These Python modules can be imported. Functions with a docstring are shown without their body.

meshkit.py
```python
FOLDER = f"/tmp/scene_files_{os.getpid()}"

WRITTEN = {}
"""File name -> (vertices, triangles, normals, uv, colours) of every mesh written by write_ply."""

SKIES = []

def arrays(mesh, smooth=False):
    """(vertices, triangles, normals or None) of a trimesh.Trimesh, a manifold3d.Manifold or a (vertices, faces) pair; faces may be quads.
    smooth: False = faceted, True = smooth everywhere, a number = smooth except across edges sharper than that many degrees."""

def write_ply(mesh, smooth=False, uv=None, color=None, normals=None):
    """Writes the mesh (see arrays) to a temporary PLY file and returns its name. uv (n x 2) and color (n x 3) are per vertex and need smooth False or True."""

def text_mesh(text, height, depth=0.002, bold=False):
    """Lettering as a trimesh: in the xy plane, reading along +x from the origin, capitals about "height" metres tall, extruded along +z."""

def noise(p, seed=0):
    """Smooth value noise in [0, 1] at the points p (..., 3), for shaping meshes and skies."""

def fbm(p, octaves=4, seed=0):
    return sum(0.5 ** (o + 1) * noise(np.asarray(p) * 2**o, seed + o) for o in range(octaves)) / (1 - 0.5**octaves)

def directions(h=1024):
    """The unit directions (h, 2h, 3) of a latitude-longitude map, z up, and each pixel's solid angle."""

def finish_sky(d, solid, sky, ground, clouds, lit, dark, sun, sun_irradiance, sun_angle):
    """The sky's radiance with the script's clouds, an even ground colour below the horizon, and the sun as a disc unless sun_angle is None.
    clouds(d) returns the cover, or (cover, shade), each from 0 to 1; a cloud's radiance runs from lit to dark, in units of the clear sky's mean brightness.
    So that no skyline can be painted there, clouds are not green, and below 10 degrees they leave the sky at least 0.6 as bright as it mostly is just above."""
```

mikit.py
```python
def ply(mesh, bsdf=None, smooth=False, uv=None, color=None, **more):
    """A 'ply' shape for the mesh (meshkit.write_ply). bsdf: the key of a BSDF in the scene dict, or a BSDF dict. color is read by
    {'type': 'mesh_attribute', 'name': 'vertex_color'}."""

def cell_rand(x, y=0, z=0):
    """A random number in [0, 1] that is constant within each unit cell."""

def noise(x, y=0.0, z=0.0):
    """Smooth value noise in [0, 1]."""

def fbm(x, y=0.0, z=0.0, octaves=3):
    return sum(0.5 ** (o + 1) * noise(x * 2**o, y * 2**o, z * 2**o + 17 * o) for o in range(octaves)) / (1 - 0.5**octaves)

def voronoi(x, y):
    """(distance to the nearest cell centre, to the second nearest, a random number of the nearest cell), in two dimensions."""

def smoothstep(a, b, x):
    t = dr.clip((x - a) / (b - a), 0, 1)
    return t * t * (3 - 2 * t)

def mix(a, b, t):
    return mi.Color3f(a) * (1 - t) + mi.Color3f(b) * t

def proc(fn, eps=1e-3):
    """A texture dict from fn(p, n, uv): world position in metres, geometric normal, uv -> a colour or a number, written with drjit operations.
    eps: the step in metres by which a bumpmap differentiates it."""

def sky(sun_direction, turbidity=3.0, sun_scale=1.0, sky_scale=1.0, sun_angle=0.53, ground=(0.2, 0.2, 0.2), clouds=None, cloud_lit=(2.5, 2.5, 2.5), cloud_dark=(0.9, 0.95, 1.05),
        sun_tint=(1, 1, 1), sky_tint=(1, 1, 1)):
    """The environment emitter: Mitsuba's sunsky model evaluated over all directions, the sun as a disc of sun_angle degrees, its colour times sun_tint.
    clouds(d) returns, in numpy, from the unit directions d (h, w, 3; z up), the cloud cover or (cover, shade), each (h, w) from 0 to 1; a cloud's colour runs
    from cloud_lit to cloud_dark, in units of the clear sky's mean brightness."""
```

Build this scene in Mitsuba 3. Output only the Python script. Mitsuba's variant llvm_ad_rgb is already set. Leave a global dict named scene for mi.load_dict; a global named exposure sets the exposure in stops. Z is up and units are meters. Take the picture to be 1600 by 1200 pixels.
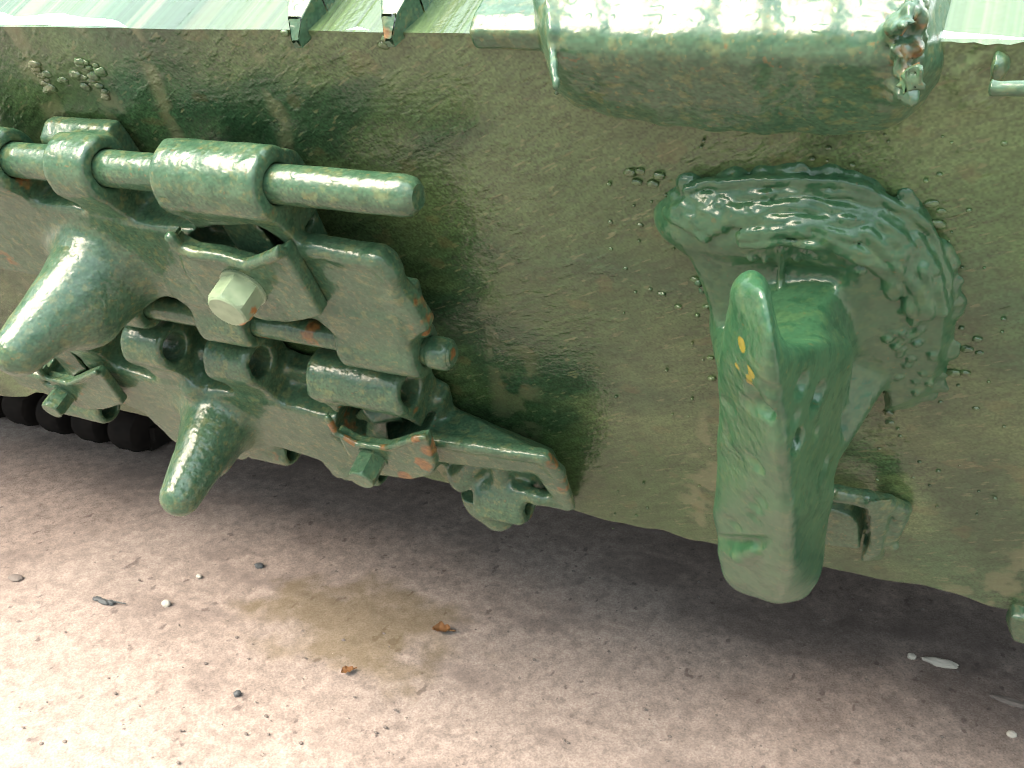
import math
import numpy as np, trimesh, mitsuba as mi, drjit as dr
import meshkit, mikit
from scipy.spatial import ConvexHull
from mikit import smoothstep, mix
from scipy.ndimage import gaussian_filter
from mitsuba import ScalarTransform4f as T

rng = np.random.default_rng(7)
scene, labels = {'type': 'scene'}, {}


def nz(p, seed=0):
    """Value noise in [0, 1] at the points p (..., 3), for shaping meshes."""
    p = np.asarray(p, float)
    i = np.floor(p).astype(np.int64); t = p - i; t = t * t * (3 - 2 * t)
    out = 0
    for a, b, c in np.ndindex(2, 2, 2):
        h = ((i[..., 0] + a) * 73856093 ^ (i[..., 1] + b) * 19349663 ^ (i[..., 2] + c) * 83492791 ^ (seed * 2654435 + 77)) & 0xFFFFFFFF
        h = ((h ^ (h >> 16)) * 2146121005) & 0xFFFFFFFF; h = ((h ^ (h >> 15)) * 2221713035) & 0xFFFFFFFF; h ^= h >> 16
        w = (t[..., 0] if a else 1 - t[..., 0]) * (t[..., 1] if b else 1 - t[..., 1]) * (t[..., 2] if c else 1 - t[..., 2])
        out = out + w * (h & 0xFFFFFF)
    return out / 16777215.0


def fb(p, octaves=4, seed=0):
    return sum(0.5 ** (o + 1) * nz(np.asarray(p) * 2 ** o, seed + o) for o in range(octaves)) / (1 - 0.5 ** octaves)


# ---------------------------------------------------------------- camera, sky, exposure
CAM = np.array([0, 0, 1.0])
FOC = 1537.0                                    # focal length in photograph pixels (1600 wide)
PITCH, YAW = math.atan(600 / FOC), math.radians(25.4)
FW = np.array([-math.sin(YAW) * math.cos(PITCH), math.cos(YAW) * math.cos(PITCH), -math.sin(PITCH)])
RT = np.array([math.cos(YAW), math.sin(YAW), 0.0])
UP = np.cross(RT, FW)
scene['camera'] = {'type': 'perspective', 'fov': math.degrees(2 * math.atan(800 / FOC)), 'fov_axis': 'x',
                   'near_clip': 0.05, 'far_clip': 500.0,
                   'to_world': T().look_at(origin=CAM.tolist(), target=(CAM + FW).tolist(), up=[0, 0, 1])}
scene['sky'] = mikit.sky((-0.42, -0.45, 0.79), turbidity=4, sun_scale=0.3, sun_angle=42, ground=(0.3, 0.27, 0.25),
                         clouds=lambda d: (np.ones(d.shape[:2]), 1 - np.clip(d[..., 2], 0, 1) ** 1.3),      # a bright overcast, brightest overhead
                         cloud_lit=(1.80, 2.12, 2.22), cloud_dark=(.17, .20, .20))
exposure = 4.88

# ---------------------------------------------------------------- frames
# the lower front plate: u to the right along the tank, v up the plate, w out of it
TILT = math.radians(33)
EU = np.array([1.0, 0, 0]); EV = np.array([0, -math.sin(TILT), math.cos(TILT)]); EW = np.cross(EU, EV)


def ray(x, y):
    return FW + RT * (x - 800) / FOC - UP * (y - 600) / FOC


_d = ray(1220, 870); Y_BOTTOM = _d[1] * (0.42 - 1.0) / _d[2]
_d = ray(850, 62); ORG = CAM + _d * (Y_BOTTOM - 0.58 * math.tan(TILT)) / (_d[1] + _d[2] * math.tan(TILT))


def at(x, y, w=0.0):
    """A point of the photograph as (u, v, w) at a height w above the plate."""
    d = ray(x, y)
    k = ((ORG - CAM) @ EW + w) / (d @ EW)
    q = CAM + k * d - ORG
    return np.array([q @ EU, q @ EV, w])


def ats(w, *pts):
    return np.array([at(x, y, w) for x, y in pts])


def uv2(w, *pts):
    return ats(w, *pts)[:, :2]


def on_ground(x, y, z=0.0):
    d = ray(x, y)
    return CAM + d * (z - CAM[2]) / d[2]


def world(p):
    p = np.asarray(p, float)
    return ORG + p[:, :1] * EU + p[:, 1:2] * EV + p[:, 2:3] * EW


# ---------------------------------------------------------------- materials
def hash3(x, y, z):
    x, y, z = (mi.UInt32(mi.Int32(v)) for v in (x, y, z))
    h = (x * 73856093) ^ (y * 19349663) ^ (z * 83492791)
    h = (h ^ (h >> 16)) * 2146121005
    h = (h ^ (h >> 15)) * 2221713035
    h = h ^ (h >> 16)
    return mi.Float(h & 0xFFFFFF) / 16777215.0


def noise(x, y=0.0, z=0.0):
    p = [mi.Float(v) for v in (x, y, z)]
    i = [dr.floor(v) for v in p]
    t = [(v - a) * (v - a) * (3 - 2 * (v - a)) for v, a in zip(p, i)]

    def edge(b, c):
        return dr.lerp(hash3(i[0], i[1] + b, i[2] + c), hash3(i[0] + 1, i[1] + b, i[2] + c), t[0])

    return dr.lerp(dr.lerp(edge(0, 0), edge(1, 0), t[1]), dr.lerp(edge(0, 1), edge(1, 1), t[1]), t[2])


def fbm(x, y=0.0, z=0.0, octaves=3):
    return sum(0.5 ** (o + 1) * noise(x * 2**o + 3.7 * o, y * 2**o + 1.3 * o, z * 2**o + 17.1 * o) for o in range(octaves)) / (1 - 0.5**octaves)


def plate_uv(p):
    d = p - mi.Point3f(*ORG.tolist())
    return dr.dot(d, mi.Vector3f(*EU.tolist())), dr.dot(d, mi.Vector3f(*EV.tolist())), dr.dot(d, mi.Vector3f(*EW.tolist()))


RUST = []      # (world point, radius, strength): rust that weeps from joints and edges


def rust_at(x, y, w, r, s=1.0):
    RUST.append((world(at(x, y, w)[None])[0], r, s))


for a in [(388, 500, .105, .013), (372, 505, .105, .010), (402, 478, .105, .012), (365, 505, .09, .018), (400, 515, .07, .02, .9), (420, 540, .06, .016), (440, 500, .07, .018, .7), (405, 488, .1, .012), (490, 520, .05, .018, .9), (505, 535, .05, .014, .8),
          (662, 495, .05, .022, .8), (655, 470, .05, .014, .6), (660, 605, .05, .014, .8), (640, 600, .06, .012, .6), (428, 325, .06, .010, .9), (25, 285, .06, .02, .8), (20, 400, .06, .02, .6),
          (30, 225, .08, .01, .5), (160, 270, .06, .012, .6), (215, 240, .07, .012, .5), (225, 463, .065, .02, .5), (520, 668, .09, .014, .9), (545, 690, .09, .012, .8), (600, 700, .09, .014, .7), (650, 688, .09, .01, .8),
          (660, 730, .09, .018, 1.), (640, 748, .085, .02, 1.), (675, 700, .08, .02, .8), (610, 755, .07, .014, .6), (185, 630, .07, .016, .9), (125, 638, .08, .014, .8), (130, 610, .08, .010, .8),
          (75, 580, .09, .010, .5), (540, 635, .06, .014, .7), (640, 640, .06, .012, .6), (865, 720, .06, .02, .6), (885, 770, .06, .016, .8), (820, 818, .06, .02, .7), (880, 740, .05, .015, .5), (330, 780, .15, .03, .45),
          (365, 745, .12, .03, .6), (20, 555, .19, .03, .4), (100, 560, .13, .03, .35), (706, 552, .046, .009, 1.), (662, 470, .055, .014, .9), (670, 515, .05, .014, .9), (430, 715, .065, .03, .5), (640, 285, .06, .012, .4), (545, 640, .02, .05, .5), (130, 545, .02, .05, .5),
          (1390, 80, .05, .02, .5), (1440, 75, .05, .02, .9), (1430, 60, .05, .02, .6), (600, 50, .01, .010, .6), (615, 48, .01, .010, .6), (130, 95, .01, .01, .9)]:
    rust_at(*a)
YELLOW = [world(at(*q)[None])[0] for q in ((1160, 532, .17), (1159, 541, .17), (1157, 568, .17), (1163, 572, .17), (1152, 574, .17), (1174, 580, .17), (1170, 590, .17), (1168, 599, .17))]


def hook_color(p, n, uv):
    return paint_color(p, n, uv, .35) * mi.Color3f(.66, .92, .80)      # a later, greener coat


def paint_color(p, n, uv, grain=1.0):
    """Thick green paint, worn to an olive tone in patches, with rust at the listed places."""
    a, b = fbm(p.x * 30, p.y * 30, p.z * 30, octaves=4), fbm(p.x * 160 + 9, p.y * 160, p.z * 160, octaves=3)
    c = mix([.022, .056, .031], [.047, .088, .049], a)
    c = mix(c, [.105, .112, .045], smoothstep(.50, .74, b) * (.12 + .30 * grain))
    c = c * (1 + grain * (.50 * noise(p.x * 520, p.y * 520, p.z * 520) - .25))
    c = mix(c, [.15, .135, .05], smoothstep(.70, .84, fbm(p.x * 330 + 7, p.y * 330, p.z * 330, octaves=2)) * .3 * grain)
    c = mix(c, [.009, .042, .022], smoothstep(.50, .72, fbm(p.x * 120, p.y * 120 + 5, p.z * 120, octaves=3)) * .45)
    m = mi.Float(0)
    for q, r, s in RUST:
        m = dr.maximum(m, s * (1 - smoothstep(.25 * r, 1.25 * r, dr.norm(p - mi.Point3f(*map(float, q))))))
    e = fbm(p.x * 130 + 3, p.y * 130, p.z * 130 + 8, octaves=4)
    m = smoothstep(.36, .74, m * .86 + (e - .5) * 1.1) * .9
    speck = smoothstep(.74, .84, fbm(p.x * 230, p.y * 230, p.z * 230 + 31, octaves=3)) * .35
    rust = mix([.055, .024, .009], [.21, .10, .030], fbm(p.x * 300, p.y * 300, p.z * 300, octaves=2))
    c = mix(c, rust, dr.maximum(m, speck))
    y = mi.Float(0)
    for q in YELLOW:
        y = dr.maximum(y, 1 - smoothstep(.0015, .0042, dr.norm(p - mi.Point3f(*map(float, q))) + (e - .5) * .011))
    return mix(c, [.24, .145, .028], y * .9)


def lit_top_color(p, n, uv):  # green upper plate coloured near white to imitate its overexposed top light
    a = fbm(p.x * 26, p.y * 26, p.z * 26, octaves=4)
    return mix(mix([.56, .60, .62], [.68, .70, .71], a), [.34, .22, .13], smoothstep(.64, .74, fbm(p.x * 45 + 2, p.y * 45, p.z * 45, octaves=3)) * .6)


def pale_color(p, n, uv):
    a = fbm(p.x * 120, p.y * 120, p.z * 120, octaves=3)
    m = mi.Float(0)
    for q, r, s in RUST[:9]:
        m = dr.maximum(m, s * (1 - smoothstep(.25 * r, 1.25 * r, dr.norm(p - mi.Point3f(*map(float, q))))))
    return mix(mix([.11, .16, .095], [.20, .25, .165], a), [.22, .095, .03], smoothstep(.40, .70, m * .95 + (fbm(p.x * 130 + 3, p.y * 130, p.z * 130 + 8, octaves=4) - .5) * .9))


def paint_bump(p, n, uv):
    return fbm(p.x * 95, p.y * 95, p.z * 95, octaves=3) * .8 + .35 * noise(p.x * 330, p.y * 330, p.z * 330) + .3 * smoothstep(.62, .8, noise(p.x * 210 + 4, p.y * 210, p.z * 210))


def plate_color(p, n, uv):
    u, v, w = plate_uv(p)
    s, t = u * .85 + v * .52, -u * .52 + v * .85          # rolled along one diagonal
    a = fbm(u * 5 + 3, v * 5, 0, octaves=4)
    g = fbm(s * 55, t * 210, 4, octaves=3)
    c = mix([.028, .057, .020], [.050, .078, .032], smoothstep(.3, .7, a))
    c = mix(c, [.012, .036, .016], smoothstep(.46, .66, fbm(u * 6 + 7, v * 8 + 2, 3, octaves=4)) * .75)
    for (cu, cv, ru, rv, sl, k) in STAIN_SHADE:                              # broad dark green stains, plus shade painted in beside the links and hook
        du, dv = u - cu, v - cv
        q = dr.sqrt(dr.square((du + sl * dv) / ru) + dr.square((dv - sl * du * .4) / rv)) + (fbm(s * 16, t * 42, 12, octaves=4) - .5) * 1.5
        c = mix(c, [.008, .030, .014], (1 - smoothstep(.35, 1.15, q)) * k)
    c = mix(c, c * 1.55, smoothstep(.52, .72, fbm(u * 9 + v * 4.5, (v - u * .3) * 1.6, 14, octaves=3)) * .8)      # paler streaks running down
    c = c * (.70 + .60 * g) * (.66 + .68 * noise(u * 620, v * 620, 8))
    f = fbm(s * 90 + 5, t * 330, 1, octaves=2)
    c = mix(c, [.12, .125, .065], smoothstep(.72, .88, f) * .45)      # chipped flecks
    c = mix(c, [.030, .040, .028], smoothstep(.68, .8, fbm(s * 110, t * 300 + 9, 6, octaves=2)) * .3)
    st = fbm(u * 22 - v * 5, v * 1.6, 2, octaves=2)                  # pale run marks down the plate
    c = mix(c, [.12, .125, .07], smoothstep(.60, .78, st) * smoothstep(.42, .6, fbm(u * 60, v * 45, 5, octaves=3)) * .5)
    r = smoothstep(.70, .78, fbm(u * 34 + 1, v * 34, 9, octaves=4))
    c = mix(c, [.10, .07, .03], r * .2)
    m = mi.Float(0)
    for q, rr, k in RUST[-8:]:
        m = dr.maximum(m, k * (1 - smoothstep(.2 * rr, 1.3 * rr, dr.norm(p - mi.Point3f(*map(float, q))))))
    return mix(c, [.12, .06, .03], smoothstep(.25, .6, m * g * 2))


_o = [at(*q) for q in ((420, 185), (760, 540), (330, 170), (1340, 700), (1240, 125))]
STAIN_SHADE = [(_o[0][0], _o[0][1], .20, .050, .15, .8), (_o[1][0], _o[1][1], .10, .13, .5, .8), (_o[2][0] - .35, _o[2][1], .12, .05, 0, .6), (_o[3][0], _o[3][1], .06, .05, .2, .6)]


def plate_bump(p, n, uv):
    u, v, w = plate_uv(p)
    s, t = u * .85 + v * .52, -u * .52 + v * .85
    rough = smoothstep(.0, .08, .05 - dr.abs(u - .34)) * smoothstep(-.10, -.05, v)
    return (fbm(s * 130, t * 260, w * 100, octaves=3) * 1.0 + .7 * smoothstep(.60, .8, fbm(s * 80 + 3, t * 200, 2, octaves=3)) + .35 * noise(u * 480, v * 480, w * 480)) * (1 + 1.8 * rough)


def steel_color(p, n, uv):
    a = fbm(p.x * 40, p.y * 40, p.z * 40, octaves=4)
    return mix([.009, .008, .008], [.020, .016, .014], a)


def ground_color(p, n, uv):
    x, y = p.x, p.y
    a = fbm(x * 1.7 + 4, y * 1.7, 1, octaves=5)
    g = fbm(x * 70, y * 70, 2, octaves=4)
    c = mix([.215, .168, .150], [.275, .222, .200], smoothstep(.3, .7, a))
    c = c * (.68 + .64 * g) * (.78 + .44 * noise(x * 460, y * 460, 1))
    h = noise(x * 300, y * 300, 3)
    c = mix(c, [.50, .42, .38], smoothstep(.84, .97, h) * .22)
    c = mix(c, [.07, .05, .05], smoothstep(.74, .86, fbm(x * 60 + 8, y * 45, 7, octaves=3)) * .6)
    c = mix(c, [.11, .085, .08], smoothstep(.56, .78, fbm(x * 9, y * 14 + 3, 11, octaves=4)) * .35)
    # an oily brown stain, and black dirt trodden in towards the right
    for (cx, cy, rx, ry, col, k) in GSTAINS:
        q = dr.sqrt(dr.square((x - cx) / rx) + dr.square((y - cy) / ry)) + (fbm(x * 22 + cx, y * 22, 5, octaves=3) - .5) * 1.1
        c = mix(c, col, (1 - smoothstep(.45, 1.1, q)) * k)
    return c


_g = [on_ground(*q) for q in ((570, 975), (1560, 1100), (1500, 990), (1250, 985), (1150, 900))]
GSTAINS = [(_g[0][0], _g[0][1], .23, .14, [.13, .098, .045], .6), (_g[1][0] + .05, _g[1][1], .16, .14, [.055, .042, .042], .4), (_g[2][0], _g[2][1], .22, .10, [.05, .038, .038], .4),
           (_g[3][0], _g[3][1], .22, .08, [.065, .05, .047], .35), (_g[4][0], _g[4][1], .35, .16, [.09, .07, .065], .2)]


def ground_bump(p, n, uv):
    return fbm(p.x * 60, p.y * 60, 1, octaves=4) + .5 * noise(p.x * 260, p.y * 260, 2)


def bumped(bsdf, fn, scale, eps):
    return {'type': 'twosided', 'b': {'type': 'bumpmap', 'arbitrary': mikit.proc(fn, eps), 'scale': scale, 'bsdf': bsdf}}


def principled(color, rough, spec=.5, **k):
    return {'type': 'principled', 'base_color': color if isinstance(color, dict) else {'type': 'rgb', 'value': color}, 'roughness': rough, 'specular': spec, **k}


scene['paint'] = bumped(principled(mikit.proc(paint_color), .24, .42, clearcoat=.2, clearcoat_gloss=.85), paint_bump, .0006, .0006)
scene['hook_paint'] = bumped(principled(mikit.proc(hook_color), .20, .40, clearcoat=.2, clearcoat_gloss=.85), paint_bump, .0006, .0006)
scene['lit_top_paint'] = bumped(principled(mikit.proc(lit_top_color), .3, .5), paint_bump, .00015, .0008)  # strong light from above is put into this base colour
scene['pale_paint'] = bumped(principled(mikit.proc(pale_color), .35, .5), paint_bump, .0004, .0006)
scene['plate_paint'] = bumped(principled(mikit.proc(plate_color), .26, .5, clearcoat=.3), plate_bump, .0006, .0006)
scene['steel'] = bumped(principled(mikit.proc(steel_color), .8, .1), paint_bump, .002, .0008)
scene['concrete'] = bumped(principled(mikit.proc(ground_color), .85, .3), ground_bump, .0016, .001)
scene['leaf_brown'] = {'type': 'twosided', 'b': principled([.16, .075, .03], .7, .3)}
scene['white_stone'] = {'type': 'twosided', 'b': principled([.40, .37, .33], .8, .3)}
scene['dark_stone'] = {'type': 'twosided', 'b': principled([.075, .08, .085], .7, .3)}
scene['grey_stone'] = {'type': 'twosided', 'b': principled([.15, .125, .115], .8, .3)}


# ---------------------------------------------------------------- distance-field modelling
class Volume:
    """A grid of signed distances in the plate's frame; shapes are blended in and the skin is taken off as one mesh, split by name."""

    def __init__(self, lo, hi, h):
        self.lo, self.h = np.asarray(lo, float), h
        n = np.ceil((np.asarray(hi) - self.lo) / h).astype(int) + 1
        self.ax = [(self.lo[i] + h * np.arange(n[i])).astype(np.float32) for i in range(3)]
        self.D = np.full(n, .05, np.float32)
        self.L = np.zeros(n, np.int16)
        self.names, self.now, self.base = [], None, None

    def sub(self, lo, hi, pad=.016):
        s = []
        for i in range(3):
            a = max(0, int((lo[i] - pad - self.lo[i]) / self.h)); b = min(len(self.ax[i]), int((hi[i] + pad - self.lo[i]) / self.h) + 2)
            s.append(slice(a, max(b, a + 1)))
        return tuple(s), self.ax[0][s[0]][:, None, None], self.ax[1][s[1]][None, :, None], self.ax[2][s[2]][None, None, :]

    def put(self, name, s, d, k):
        name = self.now or name
        if name not in self.names:
            self.names.append(name)
        D = self.D[s]
        self.L[s] = np.where(d < D, self.names.index(name), self.L[s])
        if k <= 0:
            self.D[s] = np.minimum(D, d)
        else:
            h = np.clip(.5 + .5 * (D - d) / k, 0, 1)
            self.D[s] = D + (d - D) * h - k * h * (1 - h)

    def cut(self, s, d, k=.002):
        D = self.D[s]
        h = np.clip(.5 - .5 * (D + d) / k, 0, 1)
        self.D[s] = D + (-d - D) * h + k * h * (1 - h)

    # each shape: add when a name is given, cut away when it is None
    def _do(self, name, s, d, k):
        self.cut(s, d, max(k, 1e-4)) if name is None else self.put(name, s, d.astype(np.float32), k)

    def cone(self, name, a, b, ra, rb, k=.004):
        a, b = np.asarray(a, float), np.asarray(b, float)
        r = max(ra, rb)
        s, X, Y, Z = self.sub(np.minimum(a, b) - r, np.maximum(a, b) + r)
        e = b - a
        t = np.clip(((X - a[0]) * e[0] + (Y - a[1]) * e[1] + (Z - a[2]) * e[2]) / (e @ e), 0, 1)
        d = np.sqrt((X - a[0] - t * e[0]) ** 2 + (Y - a[1] - t * e[1]) ** 2 + (Z - a[2] - t * e[2]) ** 2) - (ra + (rb - ra) * t)
        self._do(name, s, d, k)

    def cyl_u(self, name, u0, u1, v, w, r, k=.003, rnd=.003, sw=1.0):
        """A cylinder along u, its section stretched by sw along w."""
        s, X, Y, Z = self.sub((u0, v - r, w - r * sw), (u1, v + r, w + r * sw))
        q = np.sqrt((Y - v) ** 2 + ((Z - w) / sw) ** 2) - r + rnd
        p = np.abs(X - (u0 + u1) / 2) - (u1 - u0) / 2 + rnd
        d = np.minimum(np.maximum(p, q), 0) + np.sqrt(np.maximum(p, 0) ** 2 + np.maximum(q, 0) ** 2) - rnd
        self._do(name, s, d, k)

    def prism(self, name, poly, w0, w1, k=.003, rnd=.003, taper=0.0):
        """A polygon of the (u, v) plane from w0 to w1; taper widens it towards w0."""
        poly = np.asarray(poly, float)[:, :2]
        s, X, Y, Z = self.sub((*poly.min(0), w0), (*poly.max(0), w1))
        X2, Y2 = X[:, :, 0], Y[:, :, 0]
        best = np.full(np.broadcast_shapes(X2.shape, Y2.shape), 1e9); inside = np.zeros(best.shape, bool)
        for (ax, ay), (bx, by) in zip(poly, np.roll(poly, -1, 0)):
            ex, ey = bx - ax, by - ay
            t = np.clip(((X2 - ax) * ex + (Y2 - ay) * ey) / (ex * ex + ey * ey + 1e-12), 0, 1)
            best = np.minimum(best, (X2 - ax - t * ex) ** 2 + (Y2 - ay - t * ey) ** 2)
            if ay != by:
                inside ^= ((ay > Y2) != (by > Y2)) & (X2 < ex * (Y2 - ay) / ey + ax)
        q = (np.where(inside, -1, 1) * np.sqrt(best))[:, :, None] + rnd - taper * (w1 - Z)
        p = np.abs(Z - (w0 + w1) / 2) - (w1 - w0) / 2 + rnd
        d = np.minimum(np.maximum(p, q), 0) + np.sqrt(np.maximum(p, 0) ** 2 + np.maximum(q, 0) ** 2) - rnd
        self._do(name, s, d, k)

    def hull(self, name, pts, r=.004, k=.006):
        pts = np.asarray(pts, float)
        eq = ConvexHull(pts).equations
        eq = eq[np.unique(np.round(eq, 4), axis=0, return_index=True)[1]]
        s, X, Y, Z = self.sub(pts.min(0) - r, pts.max(0) + r)
        d = None
        for a, b, c, o in eq:
            e = a * X + b * Y + c * Z + o
            d = e if d is None else np.maximum(d, e)
        self._do(name, s, d - r, k)

    def bead(self, name, pts, radii, k=.003):
        for i in range(len(pts) - 1):
            self.cone(name, pts[i], pts[i + 1], radii[i], radii[i + 1], k)

    def soften(self, cells):
        self.D = gaussian_filter(self.D, cells)

    def surf(self, x, y, w0=.20):
        """Where the line of sight of a pixel first meets the shape (the plate if it misses)."""
        for w in np.arange(w0, 0, -.001):
            q = at(x, y, w)
            i = np.round((q - self.lo) / self.h).astype(int)
            if (i >= 0).all() and (i < self.D.shape).all() and (self.D if self.base is None else self.base)[tuple(i)] < 0:
                return q
        return at(x, y, 0)

    def skin(self):
        D, h = self.D.copy(), self.h
        for i in range(3):
            sl = [slice(None)] * 3
            for e in (0, -1):
                sl[i] = e; D[tuple(sl)] = np.maximum(D[tuple(sl)], h)
        neg = D < 0
        c = [neg[a:a + neg.shape[0] - 1, b:b + neg.shape[1] - 1, e:e + neg.shape[2] - 1] for a, b, e in np.ndindex(2, 2, 2)]
        cnt = sum(x.astype(np.int8) for x in c)
        idx = np.argwhere((cnt > 0) & (cnt < 8))
        num = np.full(cnt.shape, -1, np.int32); num[tuple(idx.T)] = np.arange(len(idx))
        pos, m = np.zeros((len(idx), 3)), np.zeros(len(idx))
        for axis in range(3):
            for a, b in np.ndindex(2, 2):
                o = np.zeros(3, int); o[(axis + 1) % 3], o[(axis + 2) % 3] = a, b
                o2 = o.copy(); o2[axis] = 1
                A, B = D[tuple((idx + o).T)], D[tuple((idx + o2).T)]
                x = (A < 0) != (B < 0)
                t = np.where(x, A / np.where(x, A - B, 1), 0)
                q = np.repeat(o[None].astype(float), len(idx), 0); q[:, axis] = t
                pos += q * x[:, None]; m += x
        V = self.lo + (idx + pos / m[:, None]) * h
        F = []
        for axis in range(3):
            b, e = (axis + 1) % 3, (axis + 2) % 3
            lo = [slice(None)] * 3; hi = [slice(None)] * 3
            lo[axis], hi[axis] = slice(0, -1), slice(1, None)
            x = np.argwhere(neg[tuple(lo)] != neg[tuple(hi)])
            x = x[(x[:, b] > 0) & (x[:, e] > 0) & (x[:, b] < D.shape[b] - 1) & (x[:, e] < D.shape[e] - 1)]
            flip = neg[tuple(x.T)]
            def cell(i, j):
                y = x.copy(); y[:, b] -= i; y[:, e] -= j
                return num[tuple(y.T)]
            q = np.stack([cell(1, 1), cell(0, 1), cell(0, 0), cell(1, 0)], 1)
            q = np.where(flip[:, None], q, q[:, ::-1])
            F += [q[:, [0, 1, 2]], q[:, [0, 2, 3]]]
        F = np.vstack(F)
        g = np.clip(np.round((V[F].mean(1) - self.lo) / h).astype(int), 0, np.array(D.shape) - 1)
        return V, F, self.L[tuple(g.T)]


def normals_of(V, F):
    n = np.zeros_like(V); fn = np.cross(V[F[:, 1]] - V[F[:, 0]], V[F[:, 2]] - V[F[:, 0]])
    for k in range(3):
        np.add.at(n, F[:, k], fn)
    return n / np.maximum(np.linalg.norm(n, axis=1, keepdims=True), 1e-12)


def emit(vol, names, bsdf='paint', rough=.0009, freq=55, fine=.00012, passes=2):
    """Writes the skin of a volume as one scene entry per name (names maps a shape's name to its key); the entries share their seams."""
    V, F, L = vol.skin()
    for _ in range(passes):                                # take the grid's steps out
        e = np.vstack([F[:, [0, 1]], F[:, [1, 2]], F[:, [2, 0]]])
        S = np.zeros_like(V); C = np.zeros(len(V))
        np.add.at(S, e[:, 0], V[e[:, 1]]); np.add.at(C, e[:, 0], 1)
        V = V + .5 * (S / np.maximum(C, 1)[:, None] - V)
    N = normals_of(V, F)
    V = V + N * ((fb(V * freq, 3, 3) - .5) * 2 * rough + (nz(V * 260, 9) - .5) * 2 * fine)[:, None]
    W = world(V); N = normals_of(W, F)
    if np.cross(W[F[:, 1]] - W[F[:, 0]], W[F[:, 2]] - W[F[:, 0]]).ravel() @ (W[F].mean(1) - W.mean(0)).ravel() < 0:
        F = F[:, ::-1]; N = -N
    for i, nm in enumerate(vol.names):
        f = F[L == i]
        if nm not in names or not len(f):
            continue
        used, inv = np.unique(f, return_inverse=True)
        path = meshkit.write_ply((W[used], inv.reshape(-1, 3)), False, normals=N[used])
        scene[names[nm]] = {'type': 'ply', 'filename': path, 'face_normals': False, 'bsdf': {'type': 'ref', 'id': bsdf}}


def put(key, V, F, bsdf, smooth=35):
    m = trimesh.Trimesh(np.asarray(V), np.asarray(F), process=True)
    trimesh.repair.fix_normals(m)
    scene[key] = mikit.ply(m, bsdf, smooth)


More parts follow.
